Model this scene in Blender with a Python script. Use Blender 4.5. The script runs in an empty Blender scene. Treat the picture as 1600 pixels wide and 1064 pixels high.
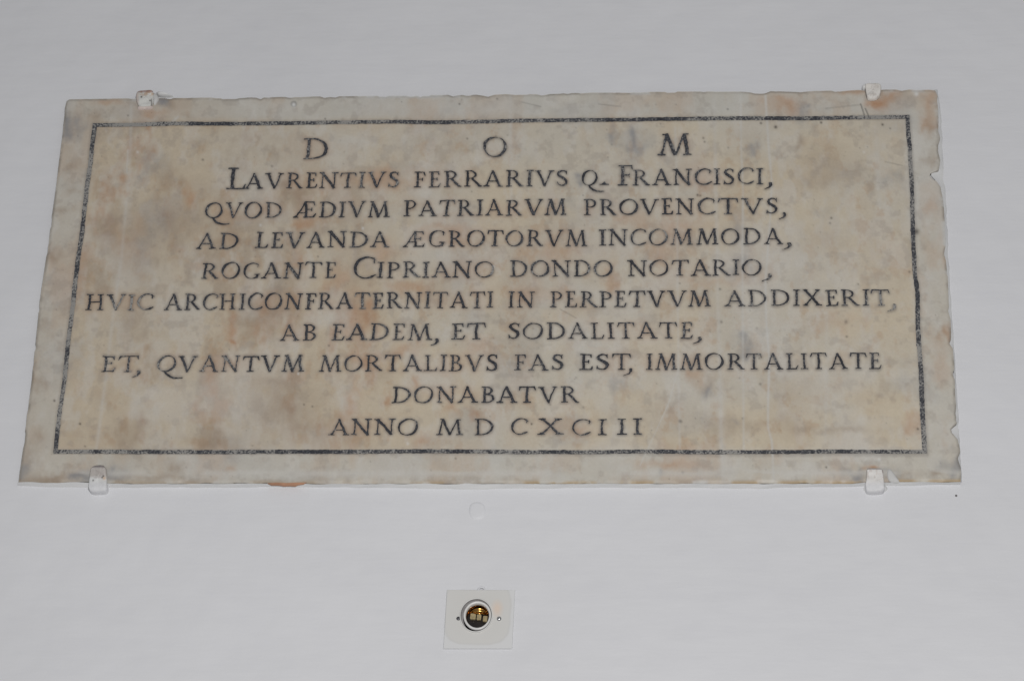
import bpy, bmesh, math, random
import numpy as np
from mathutils import Vector, Matrix

random.seed(7)
rng = np.random.default_rng(11)
scene = bpy.context.scene
col = scene.collection

# ------------------------------------------------------------------ camera
F_PX, W_PX, H_PX = 4068.0, 1600.0, 1064.0          # focal length and size of the photograph in pixels
DIST = 3.05                                         # metres to the wall along the optical axis
CZ = 3.05                                           # height of that point above the floor
up = np.array([184 / F_PX, 7512 / F_PX, -1.0]); up /= np.linalg.norm(up)
s_ = 0.0068
h = np.array([1.0, s_, 0.0]); h[2] = (h[0] * up[0] + h[1] * up[1]) / (-up[2]); h /= np.linalg.norm(h)
n = np.cross(h, up)
R = np.array([h, -n, up])                           # camera axes -> world axes
CAM = np.array([0.0, 0.0, CZ]) - R @ np.array([0, 0, -DIST])
cd = bpy.data.cameras.new('camera')
cam = bpy.data.objects.new('camera', cd); col.objects.link(cam)
M = Matrix([list(R[i]) + [CAM[i]] for i in range(3)] + [[0, 0, 0, 1]])
cam.matrix_world = M
cd.sensor_fit = 'HORIZONTAL'; cd.sensor_width = 36.0
cd.lens = F_PX / W_PX * 36.0
cd.clip_start = 0.05; cd.clip_end = 100
scene.camera = cam

# ------------------------------------------------------------------ light
world = bpy.data.worlds.new('World'); scene.world = world; world.use_nodes = True
bg = world.node_tree.nodes['Background']
bg.inputs['Color'].default_value = (0.96, 0.975, 1.0, 1)
bg.inputs['Strength'].default_value = 0.225

def area_lamp(name, loc, target, size, power, colour):
    ld = bpy.data.lights.new(name, 'AREA'); ld.shape = 'DISK'; ld.size = size
    ld.energy = power; ld.color = colour
    lo = bpy.data.objects.new(name, ld); col.objects.link(lo)
    lo.location = loc
    lo.rotation_euler = (Vector(target) - Vector(loc)).to_track_quat('-Z', 'Y').to_euler()
    return lo
area_lamp('flash_lamp', (CAM[0] + 0.12, CAM[1] + 0.0, CAM[2] + 0.40), (0.1, 0, CZ - 0.15), 0.35, 43, (1.0, 0.985, 0.965))

scene.view_settings.view_transform = 'Standard'
scene.view_settings.look = 'None'
scene.view_settings.exposure = 0.0
scene.view_settings.gamma = 1.0
scene.view_settings.use_curve_mapping = False
scene.cycles.filter_width = 1.45

# ------------------------------------------------------------------ helpers
def at(x, y, off=0.0):
    """photo pixel -> point on the plane `off` metres in front of the wall"""
    d = R @ np.array([(x - W_PX / 2) / F_PX, -(y - H_PX / 2) / F_PX, -1.0])
    t = (-off - CAM[1]) / d[1]
    return CAM + d * t

def to_px(X, Y, Z):
    p = np.stack([X - CAM[0], Y - CAM[1], Z - CAM[2]])
    c = np.tensordot(R.T, p, axes=(1, 0))
    return W_PX / 2 + F_PX * c[0] / -c[2], H_PX / 2 - F_PX * c[1] / -c[2]

def lin(r, g, b):
    f = lambda v: ((v / 255 + 0.055) / 1.055) ** 2.4 if v > 10 else v / 255 / 12.92
    return np.array([f(r), f(g), f(b)])

_tab = rng.random((256, 256))
def vnoise(x, y):
    xi = np.floor(x).astype(int); yi = np.floor(y).astype(int)
    fx = x - xi; fy = y - yi
    fx = fx * fx * fx * (fx * (fx * 6 - 15) + 10); fy = fy * fy * fy * (fy * (fy * 6 - 15) + 10)
    g = lambda a, b: _tab[a & 255, b & 255]
    return ((g(xi, yi) * (1 - fx) + g(xi + 1, yi) * fx) * (1 - fy)
            + (g(xi, yi + 1) * (1 - fx) + g(xi + 1, yi + 1) * fx) * fy)
def fbm(x, y, octv=5, gain=0.5):
    x = np.asarray(x, float); y = np.asarray(y, float)
    v = 0; a = 1; t = 0
    for i in range(octv):
        v = v + a * vnoise(x * 2 ** i + 17.3 * i, y * 2 ** i - 9.1 * i); t += a; a *= gain
    return v / t
def sstep(a, b, x):
    t = np.clip((x - a) / (b - a), 0, 1); return t * t * (3 - 2 * t)

def mesh_obj(name, verts, faces, mat, parent=None, colours=None, smooth=False):
    me = bpy.data.meshes.new(name)
    me.from_pydata([tuple(map(float, v)) for v in verts], [], faces)
    if colours is not None:
        ca = me.color_attributes.new('tint', 'FLOAT_COLOR', 'POINT')
        c4 = np.ones((len(verts), 4), np.float32); c4[:, :3] = colours
        ca.data.foreach_set('color', c4.ravel())
    me.update()
    if smooth:
        me.polygons.foreach_set('use_smooth', [True] * len(me.polygons))
    me.materials.append(mat)
    o = bpy.data.objects.new(name, me); col.objects.link(o)
    if parent: o.parent = parent
    return o

def bm_obj(name, bm, mat, parent=None, smooth=False):
    me = bpy.data.meshes.new(name); bmesh.ops.recalc_face_normals(bm, faces=bm.faces)
    bm.to_mesh(me); bm.free()
    if smooth: me.polygons.foreach_set('use_smooth', [True] * len(me.polygons))
    me.materials.append(mat)
    o = bpy.data.objects.new(name, me); col.objects.link(o)
    if parent: o.parent = parent
    return o

def thing(name, loc, label, cat, group=None):
    o = bpy.data.objects.new(name, None); col.objects.link(o)
    o.empty_display_size = 0.05
    o.location = loc; o['label'] = label; o['category'] = cat
    if group: o['group'] = group
    return o
def keep(o, parent):
    """parent o without moving it (meshes are built in world coordinates)"""
    o.parent = parent
    o.matrix_parent_inverse = Matrix.Translation(parent.location).inverted()
    return o

# ------------------------------------------------------------------ materials
class NT:
    def __init__(self, name):
        self.m = bpy.data.materials.new(name); self.m.use_nodes = True
        self.t = self.m.node_tree; self.b = self.t.nodes['Principled BSDF']
    def n(self, typ, **kw):
        x = self.t.nodes.new(typ)
        for k, v in kw.items():
            if k in x.inputs: x.inputs[k].default_value = v
            else: setattr(x, k, v)
        return x
    def l(self, a, b): self.t.links.new(a, b)
    def noise(self, scale, detail=4, rough=0.55, stretch=None, seed=0.0):
        tc = self.n('ShaderNodeTexCoord'); mp = self.n('ShaderNodeMapping')
        self.l(tc.outputs['Object'], mp.inputs['Vector'])
        mp.inputs['Location'].default_value = (seed, seed * 1.7, seed * 0.6)
        if stretch: mp.inputs['Scale'].default_value = stretch
        nz = self.n('ShaderNodeTexNoise'); nz.inputs['Scale'].default_value = scale
        nz.inputs['Detail'].default_value = detail; nz.inputs['Roughness'].default_value = rough
        self.l(mp.outputs[0], nz.inputs['Vector'])
        return nz.outputs['Fac']
    def ramp(self, src, stops):
        r = self.n('ShaderNodeValToRGB'); e = r.color_ramp.elements
        while len(e) < len(stops): e.new(0.5)
        for el, (p, c) in zip(e, stops):
            el.position = p; el.color = (*c, 1) if len(c) == 3 else c
        self.l(src, r.inputs['Fac']); return r.outputs['Color']
    def mix(self, fac, a, b, mode='MIX'):
        x = self.n('ShaderNodeMix'); x.data_type = 'RGBA'; x.blend_type = mode
        for sock, v in ((x.inputs[0], fac), (x.inputs[6], a), (x.inputs[7], b)):
            if hasattr(v, 'is_output'): self.l(v, sock)
            elif isinstance(v, (int, float)): sock.default_value = v
            else: sock.default_value = (*v, 1)
        return x.outputs[2]
    def bump(self, src, strength, dist, prev=None):
        b = self.n('ShaderNodeBump'); b.inputs['Strength'].default_value = strength
        b.inputs['Distance'].default_value = dist
        self.l(src, b.inputs['Height'])
        if prev is not None: self.l(prev, b.inputs['Normal'])
        return b.outputs['Normal']

def paint_material(name, base, var=0.035, rough=0.6):
    k = NT(name)
    big = k.noise(1.6, 3, 0.5, seed=3)
    c = k.ramp(big, [(0.3, tuple(v * (1 - var) for v in base)), (0.7, tuple(min(1, v * (1 + var)) for v in base))])
    fine = k.noise(38, 5, 0.6, (0.35, 1, 1.2), seed=5)
    c2 = k.ramp(fine, [(0.25, (0.975, 0.975, 0.98)), (0.6, (1, 1, 1))])
    k.l(k.mix(1.0, c, c2, 'MULTIPLY'), k.b.inputs['Base Color'])
    k.b.inputs['Roughness'].default_value = rough
    brush = k.noise(60, 4, 0.6, (0.16, 1, 1.0), seed=1)
    lump = k.noise(7, 3, 0.5, seed=8)
    tiny = k.noise(260, 2, 0.5, seed=2)
    nrm = k.bump(lump, 0.5, 0.014)
    nrm = k.bump(brush, 0.22, 0.003, nrm)
    nrm = k.bump(tiny, 0.12, 0.001, nrm)
    k.l(nrm, k.b.inputs['Normal'])
    return k.m
WALL_C = (0.715, 0.718, 0.743)
m_wall = paint_material('white_wall_paint', WALL_C)

def tint_material(name, rough, grain, bump_s, dist, spec=0.4):
    k = NT(name)
    a = k.n('ShaderNodeVertexColor'); a.layer_name = 'tint'
    g = k.noise(330, 4, 0.65)
    gr = k.ramp(g, [(0.25, (1 - grain,) * 3), (0.75, (1.0 + 0 * grain,) * 3)])
    k.l(k.mix(1.0, a.outputs['Color'], gr, 'MULTIPLY'), k.b.inputs['Base Color'])
    rr = k.noise(25, 4, 0.6)
    mr = k.n('ShaderNodeMapRange'); mr.inputs['To Min'].default_value = rough - 0.08; mr.inputs['To Max'].default_value = rough + 0.1
    k.l(rr, mr.inputs['Value']); k.l(mr.outputs[0], k.b.inputs['Roughness'])
    k.b.inputs['Specular IOR Level'].default_value = spec
    n1 = k.bump(k.noise(14, 3, 0.5), 0.25, dist * 2)
    n2 = k.bump(k.noise(160, 4, 0.6), bump_s, dist, n1)
    k.l(n2, k.b.inputs['Normal'])
    return k.m
m_marble = tint_material('weathered_marble', 0.5, 0.09, 0.25, 0.0008)
m_clip = tint_material('chipped_white_paint_on_iron', 0.6, 0.1, 0.5, 0.0015)

def letter_material():
    k = NT('worn_black_lettering')
    a = k.n('ShaderNodeVertexColor'); a.layer_name = 'tint'      # red channel: how far the filling is worn away
    f1 = k.noise(420, 3, 0.6, seed=4)
    f2 = k.noise(60, 3, 0.6, seed=9)
    add = k.n('ShaderNodeMath'); add.operation = 'ADD'
    mul = k.n('ShaderNodeMath'); mul.operation = 'MULTIPLY'; mul.inputs[1].default_value = 0.55
    k.l(f2, mul.inputs[0]); k.l(f1, add.inputs[0]); k.l(mul.outputs[0], add.inputs[1])
    add2 = k.n('ShaderNodeMath'); add2.operation = 'ADD'
    sep = k.n('ShaderNodeSeparateColor'); k.l(a.outputs['Color'], sep.inputs[0])
    k.l(add.outputs[0], add2.inputs[0]); k.l(sep.outputs[0], add2.inputs[1])
    c = k.ramp(add2.outputs[0], [(0.62, (0.022, 0.023, 0.03)), (0.82, (0.055, 0.057, 0.067)), (0.94, (0.16, 0.157, 0.155)), (1.0, (0.30, 0.29, 0.275))])
    k.l(c, k.b.inputs['Base Color']); k.b.inputs['Roughness'].default_value = 0.6
    k.l(k.bump(f1, 0.5, 0.001), k.b.inputs['Normal'])
    return k.m
m_letter = letter_material()

def simple(name, base, rough=0.5, metal=0.0, scale=90, var=0.12, bump_s=0.15):
    k = NT(name)
    c = k.ramp(k.noise(scale, 4), [(0.3, tuple(v * (1 - var) for v in base)), (0.7, tuple(min(1, v * (1 + var)) for v in base))])
    k.l(c, k.b.inputs['Base Color'])
    k.b.inputs['Roughness'].default_value = rough; k.b.inputs['Metallic'].default_value = metal
    k.l(k.bump(k.noise(scale * 3, 3), bump_s, 0.0005), k.b.inputs['Normal'])
    return k.m

# ------------------------------------------------------------------ the setting: the painted wall, with a round hole behind the lamp socket
SOCK = at(746, 961.5); HOLE_R = 0.0204
def build_wall():
    bm = bmesh.new()
    x0, x1, z0, z1 = -2.6, 2.6, 0.4, 5.2
    N = 64
    inner = [bm.verts.new((SOCK[0] + HOLE_R * math.cos(2 * math.pi * i / N), 0, SOCK[2] + HOLE_R * math.sin(2 * math.pi * i / N))) for i in range(N)]
    outer = []
    for i in range(N):
        a = 2 * math.pi * i / N; c, s = math.cos(a), math.sin(a)
        k = min((x1 - SOCK[0]) / c if c > 1e-6 else 1e9, (x0 - SOCK[0]) / c if c < -1e-6 else 1e9,
                (z1 - SOCK[2]) / s if s > 1e-6 else 1e9, (z0 - SOCK[2]) / s if s < -1e-6 else 1e9)
        outer.append(bm.verts.new((SOCK[0] + c * k, 0, SOCK[2] + s * k)))
    for i in range(N):
        j = (i + 1) % N
        bm.faces.new((inner[j], inner[i], outer[i], outer[j]))
    back = [bm.verts.new((v.co.x, 0.12, v.co.z)) for v in outer]
    for i in range(N):
        j = (i + 1) % N
        bm.faces.new((outer[j], outer[i], back[i], back[j]))
    bm.faces.new(back)
    w = bm_obj('wall', bm, m_wall)
    w['kind'] = 'structure'
    return w
build_wall()

# ------------------------------------------------------------------ glyphs: Roman capitals as distance fields
TH, TN, SF = 0.062, 0.026, 0.024       # half widths: stem, hairline, serif
STEM = [1.0]                            # thins the stems of glyphs that are set wide
def bar(x0, y0, x1, y1, w0, w1=None):
    w1 = w0 if w1 is None else w1
    L = math.hypot(x1 - x0, y1 - y0); ux, uy = (x1 - x0) / L, (y1 - y0) / L
    def f(X, Y):
        s = (X - x0) * ux + (Y - y0) * uy; p = np.abs(-(X - x0) * uy + (Y - y0) * ux)
        w = w0 + (w1 - w0) * np.clip(s / L, 0, 1)
        if min(w0, w1) > .045: w = w * STEM[0]
        return np.minimum(np.minimum(w - p, s + 0.004), L - s + 0.004)
    return f
def pen(pts):
    """round pen along (x, y, halfwidth) points"""
    def f(X, Y):
        out = np.full_like(X, -9.0)
        for (a, b, r0), (c, d, r1) in zip(pts[:-1], pts[1:]):
            vx, vy = c - a, d - b; q = vx * vx + vy * vy
            t = np.clip(((X - a) * vx + (Y - b) * vy) / q, 0, 1)
            out = np.maximum(out, r0 + (r1 - r0) * t - np.hypot(X - a - t * vx, Y - b - t * vy))
        return out
    return f
def _ell(X, Y, a, b):
    k0 = np.hypot(X / a, Y / b); k1 = np.hypot(X / a ** 2, Y / b ** 2) + 1e-9
    return k0 * (1 - k0) / k1
def ring(cx, cy, a, b, thick, thin, cut=None, rot=0.0):
    def f(X, Y):
        x, y = X - cx, Y - cy
        xr, yr = x * math.cos(rot) + y * math.sin(rot), -x * math.sin(rot) + y * math.cos(rot)
        o = _ell(x, y, a, b)
        i = -_ell(xr, yr, a - thick * STEM[0], b - thin)
        r = np.minimum(o, i)
        if cut is not None: r = np.minimum(r, cut(X, Y))
        return r
    return f
def ser(x, y, w=0.15, up=True):
    """flat serif with bracket at the foot (y=0) or head (y=1) of a stem"""
    sg = 1 if up else -1; yy = y + sg * SF
    a = bar(x - w, yy, x + w, yy, SF)
    b = bar(x, y + sg * 0.01, x, y + sg * 0.12, w * 0.72, 0.02)
    return lambda X, Y: np.maximum(a(X, Y), b(X, Y))
def half(x): return lambda X, Y: X - x
def stem(x, lo=0.0, hi=1.0, hw=TH): return bar(x, lo, x, hi, hw)
def G(w, *p): return (w, p)
S_PTS = [(.50, .80, .02), (.47, .90, .026), (.38, .965, .03), (.27, .965, .04), (.15, .89, .052), (.12, .77, .06), (.18, .65, .066),
         (.30, .55, .072), (.43, .44, .07), (.49, .31, .062), (.475, .17, .052), (.39, .06, .04), (.27, .032, .03), (.14, .08, .026), (.075, .2, .02)]
GL = {
 'I': G(.36, stem(.18), ser(.18, 0), ser(.18, 1, up=False)),
 'L': G(.66, stem(.2), ser(.19, 0, .15), ser(.2, 1, up=False), bar(.2, .028, .58, .028, .028), bar(.545, .02, .625, .24, .045, .014)),
 'E': G(.60, stem(.2), ser(.19, 0, .14), ser(.19, 1, .14, False), bar(.2, .972, .5, .972, .026), bar(.49, .99, .525, .78, .04, .012),
        bar(.2, .525, .42, .525, .024), bar(.42, .62, .42, .43, .018), bar(.2, .028, .54, .028, .028), bar(.51, .02, .585, .24, .042, .014)),
 'F': G(.58, stem(.2), ser(.2, 0, .16), ser(.19, 1, .14, False), bar(.2, .972, .52, .972, .026), bar(.51, .99, .55, .76, .042, .012),
        bar(.2, .51, .44, .51, .024), bar(.435, .61, .435, .41, .018)),
 'H': G(.92, stem(.19), stem(.73), ser(.19, 0), ser(.19, 1, up=False), ser(.73, 0), ser(.73, 1, up=False), bar(.2, .52, .72, .52, TN)),
 'T': G(.80, stem(.4), ser(.4, 0, .16), bar(.05, .97, .75, .97, .028), bar(.075, .99, .01, .75, .042, .013), bar(.725, .99, .79, .75, .042, .013)),
 'N': G(.94, bar(.17, 0, .17, .99, .03), bar(.77, 0, .77, 1, .03), bar(.13, 1, .79, -.01, .07), ser(.17, 0, .13), ser(.13, 1, .12, False), ser(.77, 1, .14, False)),
 'M': G(1.10, bar(.13, 0, .25, .98, .028), bar(.25, 1, .55, .0, .068), bar(.55, 0, .84, 1, .03), bar(.84, 1, .95, 0, .064),
        ser(.13, 0, .12), ser(.95, 0, .14), bar(.14, .975, .3, .975, SF), bar(.8, .975, .97, .975, SF)),
 'A': G(.90, bar(.13, 0, .44, 1.0, .03), bar(.42, 1.0, .77, 0, .06, .066), bar(.23, .33, .64, .33, TN), ser(.13, 0, .13), ser(.77, 0, .14)),
 'V': G(.90, bar(.13, 1, .47, 0, .066, .06), bar(.46, 0, .78, 1, .03), ser(.13, 1, .14, False), ser(.78, 1, .12, False)),
 'X': G(.90, bar(.16, 1, .74, 0, .066), bar(.72, 1, .14, 0, .03), ser(.16, 1, .13, False), ser(.72, 1, .12, False), ser(.14, 0, .12), ser(.74, 0, .14)),
 'D': G(.90, stem(.2), ser(.19, 0, .14), ser(.19, 1, .14, False), ring(.32, .5, .54, .5, .128, .05, half(.2))),
 'O': G(.94, ring(.47, .5, .45, .515, .125, .045, rot=-.25)),
 'C': G(.80, ring(.47, .5, .45, .515, .125, .045, lambda X, Y: np.maximum(.60 - X, np.abs(Y - .5) - .33 - (.78 - X) * .3) , rot=-.2),
        bar(.735, .95, .735, .72, .022, .016), pen([(.62, .04, .03), (.70, .08, .026), (.77, .17, .018)])),
 'G': G(.86, ring(.47, .5, .45, .515, .125, .045, lambda X, Y: np.maximum(.60 - X, np.abs(Y - .5) - .33 - (.78 - X) * .3), rot=-.2),
        bar(.735, .95, .735, .72, .022, .016), bar(.72, .03, .72, .27, .05), bar(.58, .265, .85, .265, SF)),
 'Q': G(.94, ring(.47, .5, .45, .515, .125, .045, rot=-.25),
        pen([(.42, .02, .03), (.52, -.14, .05), (.68, -.30, .055), (.88, -.40, .045), (1.1, -.42, .032), (1.32, -.38, .016)])),
 'P': G(.66, stem(.2), ser(.2, 0, .16), ser(.19, 1, .14, False), ring(.3, .735, .33, .265, .115, .045, half(.2))),
 'R': G(.86, stem(.2), ser(.2, 0, .15), ser(.19, 1, .14, False), ring(.3, .745, .32, .255, .115, .045, half(.2)),
        bar(.4, .5, .76, .03, .06, .062), pen([(.73, .05, .05), (.8, .025, .035), (.87, .03, .016)])),
 'B': G(.70, stem(.2), ser(.19, 0, .14), ser(.19, 1, .14, False), ring(.3, .765, .275, .235, .11, .044, half(.2)), ring(.31, .27, .34, .27, .12, .046, half(.2))),
 'S': G(.58, pen(S_PTS), bar(.505, .97, .505, .74, .018, .014), bar(.075, .03, .075, .27, .018, .014)),
 'Æ': G(1.14, bar(.12, 0, .56, 1, .03), bar(.56, 1, .64, 0, .06), bar(.22, .31, .58, .31, TN), ser(.12, 0, .13), ser(.64, 0, .13),
        bar(.5, .972, .98, .972, .026), bar(.97, .99, 1.0, .78, .04, .012), bar(.6, .525, .86, .525, .024), bar(.86, .62, .86, .43, .018),
        bar(.64, .028, 1.03, .028, .028), bar(.99, .02, 1.08, .24, .042, .014)),
 ',': G(.34, pen([(.25, .03, .066), (.27, -.08, .056), (.20, -.24, .034), (.0, -.36, .010)])),
 '.': G(.4, bar(.02, .03, .38, .03, .022), bar(.2, .02, .2, .2, .11, .01)),
}
GAP = 0.10

def march(field, X, Y):
    """filled marching squares: polygons of the field > 0"""
    verts = {}; vl = []; faces = []
    ny, nx = field.shape
    pos = field > 0
    occ = pos[:-1, :-1] | pos[1:, :-1] | pos[:-1, 1:] | pos[1:, 1:]
    def corner(i, j):
        k = (i, j)
        if k not in verts: verts[k] = len(vl); vl.append((X[i, j], Y[i, j]))
        return verts[k]
    def edge(i, j, a, b):
        k = ((i, j), (a, b)) if (i, j) < (a, b) else ((a, b), (i, j))
        if k not in verts:
            t = field[i, j] / (field[i, j] - field[a, b])
            verts[k] = len(vl); vl.append((X[i, j] + t * (X[a, b] - X[i, j]), Y[i, j] + t * (Y[a, b] - Y[i, j])))
        return verts[k]
    for i, j in zip(*np.nonzero(occ)):
        cs = ((i, j), (i, j + 1), (i + 1, j + 1), (i + 1, j)); poly = []
        for q in range(4):
            a, b = cs[q], cs[(q + 1) % 4]
            if pos[a]: poly.append(corner(*a))
            if pos[a] != pos[b]: poly.append(edge(*a, *b))
        if len(poly) >= 3: faces.append(poly)
    return vl, faces

# each line: words with pixel extents (x start, x end, baseline y at start and end, cap height in px)
LINES = [
 ('D O M', [('D', 472.5, 512.5, 249, 248.7, 33), ('O', 756, 792.5, 245.3, 245, 32), ('M', 1029, 1080.5, 243, 242.6, 33.5)]),
 ('LAVRENTIVS FERRARIVS Q. FRANCISCI,', [('L', 353, 384, 295.5, 295.2, 33), ('AVRENTIVS', 383, 623, 295, 293.2, 24.5), ('FERRARIVS', 647, 888, 293, 290.5, 25),
   ('Q', 909, 934, 290, 289.8, 24.5), ('.', 938, 952.5, 289, 289, 25), ('F', 964.5, 989, 290, 289.6, 32.5), ('RANCISCI', 988, 1192.5, 289.6, 287.8, 25), (',', 1195, 1207, 287.6, 287.6, 25)]),
 ('QVOD ÆDIVM PATRIARVM PROVENCTVS,', [('QVOD', 319, 439.5, 341, 340.5, 24.5), ('ÆDIVM', 459, 608, 340.3, 339, 25), ('PATRIARVM', 630.5, 885, 338.2, 336, 25),
   ('PROVEN', 912, 1085, 336, 335.2, 25), ('C', 1091, 1117.5, 335, 335, 25), ('T', 1123, 1153, 334.8, 334.8, 25), ('V', 1160, 1193, 334.5, 334.3, 25), ('S', 1197, 1215.5, 334, 334, 25), (',', 1217.5, 1228.5, 334, 334, 25)]),
 ('AD LEVANDA ÆGROTORVM INCOMMODA,', [('AD', 305.5, 372, 389, 388.4, 25), ('LEVANDA', 398, 607.5, 387.8, 386.3, 25), ('ÆGROTORVM', 630.5, 916.7, 386, 384.2, 25.2),
   ('INCOMMODA', 936, 1222, 383.6, 381.4, 25), (',', 1224, 1237.5, 381.5, 381.5, 25)]),
 ('ROGANTE CIPRIANO DONDO NOTARIO,', [('ROGANTE', 313.7, 524, 436, 434.6, 25.2), ('C', 551, 585, 434.5, 434.3, 33), ('IPRIANO', 588, 771, 434.2, 433, 25),
   ('DONDO', 796.5, 957, 432.6, 431.6, 25), ('NOTARIO', 980.5, 1190, 431.2, 430, 25), (',', 1192, 1205, 430, 430, 25)]),
 ('HVIC ARCHICONFRATERNITATI IN PERPETVVM ADDIXERIT,', [('HVIC', 133, 238, 484.8, 484.3, 25), ('ARCHICONFRATERNITATI', 257, 770.5, 484.2, 481, 25.3), ('IN', 793.7, 833.7, 480.6, 480.3, 25.2),
   ('PERPETVVM', 858.7, 1110.7, 480.2, 478.9, 25.2), ('ADDIXERIT', 1134, 1390.5, 478.4, 477.2, 25.2), (',', 1388, 1400.5, 477.2, 477.2, 25)]),
 ('AB EADEM, ET SODALITATE,', [('AB', 437.5, 494, 532, 531.7, 25.5), ('EADEM', 517.5, 674, 531.5, 531, 25.5), (',', 673, 685.5, 531, 531, 25), ('ET', 704.5, 757.5, 530.5, 530.2, 25.5),
   ('SODALITATE', 793, 1082, 529.8, 528.8, 25.5), (',', 1083, 1095.7, 528.8, 528.8, 25)]),
 ('ET, QVANTVM MORTALIBVS FAS EST, IMMORTALITATE', [('ET', 157, 213.7, 581.3, 581, 25.5), (',', 208, 219, 581, 581, 24), ('QVANTVM', 245, 474, 581, 580.6, 25.5), ('MORTALIBVS', 498.7, 777, 580.5, 579.3, 25.5),
   ('FAS', 803, 879.5, 578.4, 578, 25), ('EST', 905.5, 985, 577.8, 577.5, 25), (',', 976, 989, 577.5, 577.5, 25), ('IMMORTALITATE', 1010, 1376, 577.6, 576.2, 25.3)]),
 ('DONABATVR', [('DONABATVR', 612, 903.7, 629.6, 628.8, 25.7)]),
 ('ANNO MDCXCIII', [('ANNO', 513.7, 652.5, 679.6, 679.2, 25.3), ('M', 680.7, 723, 679.2, 679.2, 25.3), ('D', 740.7, 771.7, 679.2, 679.2, 25.3), ('C', 798, 823, 679, 679, 25.3), ('X', 841, 880, 679, 679, 25.5),
   ('C', 893.7, 921.7, 679, 679, 25.3), ('I', 935, 948, 679, 679, 25.3), ('I', 963, 978, 679, 679, 25.3), ('I', 989.5, 1003, 679, 679, 25.3)]),
]
WEAR = [(205, 472, 30, 20, .32), (1375, 468, 26, 16, .26), (1395, 482, 10, 10, .2), (680, 325, 30, 10, .06), (560, 372, 60, 10, .08), (225, 572, 60, 16, .12),
        (770, 420, 14, 18, .28), (1045, 372, 20, 12, .14), (1060, 228, 20, 16, .12), (930, 420, 20, 14, .12), (600, 325, 30, 12, .1), (1115, 468, 40, 14, .08), (1080, 515, 30, 14, .1),
        (490, 230, 30, 20, .12), (780, 230, 30, 20, .12), (560, 275, 60, 14, .08), (840, 420, 16, 14, .1), (1010, 275, 20, 12, .12), (640, 420, 20, 12, .1),
        (180, 570, 30, 20, .1), (350, 568, 90, 14, .06), (1200, 560, 20, 20, .1), (980, 572, 16, 12, .06), (1100, 322, 30, 12, .06)]
SLAB_T = 0.006
INK_OFF = SLAB_T + 0.0007
def wear_at(px, py):
    w = np.zeros_like(px)
    for x, y, a, b, s in WEAR: w += s * np.exp(-((px - x) / a) ** 2 - ((py - y) / b) ** 2)
    return w

ink_pts = []
def glyph_mesh(ch, ox, oz, sx, sz, verts, faces):
    w, prims = GL[ch]
    STEM[0] = min(1.0, max(.62, sz / sx))
    step = 0.026 if sz < 0.03 else 0.024
    gx = np.arange(-.2, w + .55 if ch == 'Q' else w + .2, step * 1.0); gy = np.arange(-.55 if ch in 'Q,' else -.1, 1.1, step)
    X, Y = np.meshgrid(gx, gy)
    seed = random.random() * 200
    jx = (fbm(X * 2.2 + seed, Y * 2.2, 2) - .5) * .07; jy = (fbm(X * 2.2, Y * 2.2 + seed, 2) - .5) * .05
    lean = random.uniform(-.02, .025)
    Xd, Yd = X + jx - lean * Y, Y + jy
    f = np.full_like(X, -9.0)
    for p in prims: f = np.maximum(f, p(Xd, Yd))
    f = f + (fbm(X * 11 + seed, Y * 11 - seed, 2) - .5) * .034 + random.uniform(-.001, .006)
    vl, fl = march(f, X, Y)
    b = len(verts)
    for x, y in vl: verts.append((ox + x * sx, -INK_OFF, oz + y * sz))
    for q in fl: faces.append([b + i for i in q])

plaque = thing('marble_plaque', tuple(at(766, 755, 0.0)), 'mottled beige marble plaque with black Latin inscription inside a black border, on white wall', 'plaque')
plaque_parts = []
GAPLESS = {'L': 'AVRENTIVS', 'F': 'RANCISCI'}
def word_mesh(label, pieces):
    verts, faces = [], []
    for word, x0, x1, y0, y1, cap in pieces:
        p0, p1 = at(x0, y0, INK_OFF), at(x1, y1, INK_OFF)
        top = at(x0, y0 - cap, INK_OFF)
        sz = (top[2] - p0[2]) * 0.985
        ws = [GL[c][0] for c in word]
        # inked extent of a word runs from the first glyph's ink to the last glyph's ink
        lead = 0.02; trail = 0.02
        total = sum(ws) + GAP * (len(word) - 1) - lead - trail
        span = p1[0] - p0[0]
        sx = span / total
        ox = p0[0] - lead * sx
        for c, w in zip(word, ws):
            t = (ox - p0[0]) / span
            glyph_mesh(c, ox + random.uniform(-.015, .015) * sx, p0[2] + (p1[2] - p0[2]) * t + random.uniform(-.014, .014) * sz, sx, sz * random.uniform(.98, 1.015), verts, faces)
            ox += (w + GAP) * sx
    va = np.array(verts); ink_pts.append(va)
    px, py = to_px(va[:, 0], va[:, 1], va[:, 2])
    c = np.zeros((len(va), 3)); c[:, 0] = wear_at(px, py) - .025 + (fbm(px / 28, py / 28, 3) - .5) * .22
    o = mesh_obj('carved_word', verts, faces, m_letter, None, c)
    o['label'] = 'carved word ' + label
    plaque_parts.append(o)
for text, words in LINES:
    rest = list(words)
    for label in text.split():
        letters = ''; pieces = []
        while letters != label:
            pc = rest.pop(0); pieces.append(pc); letters += pc[0]
        word_mesh(label, pieces)

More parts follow.
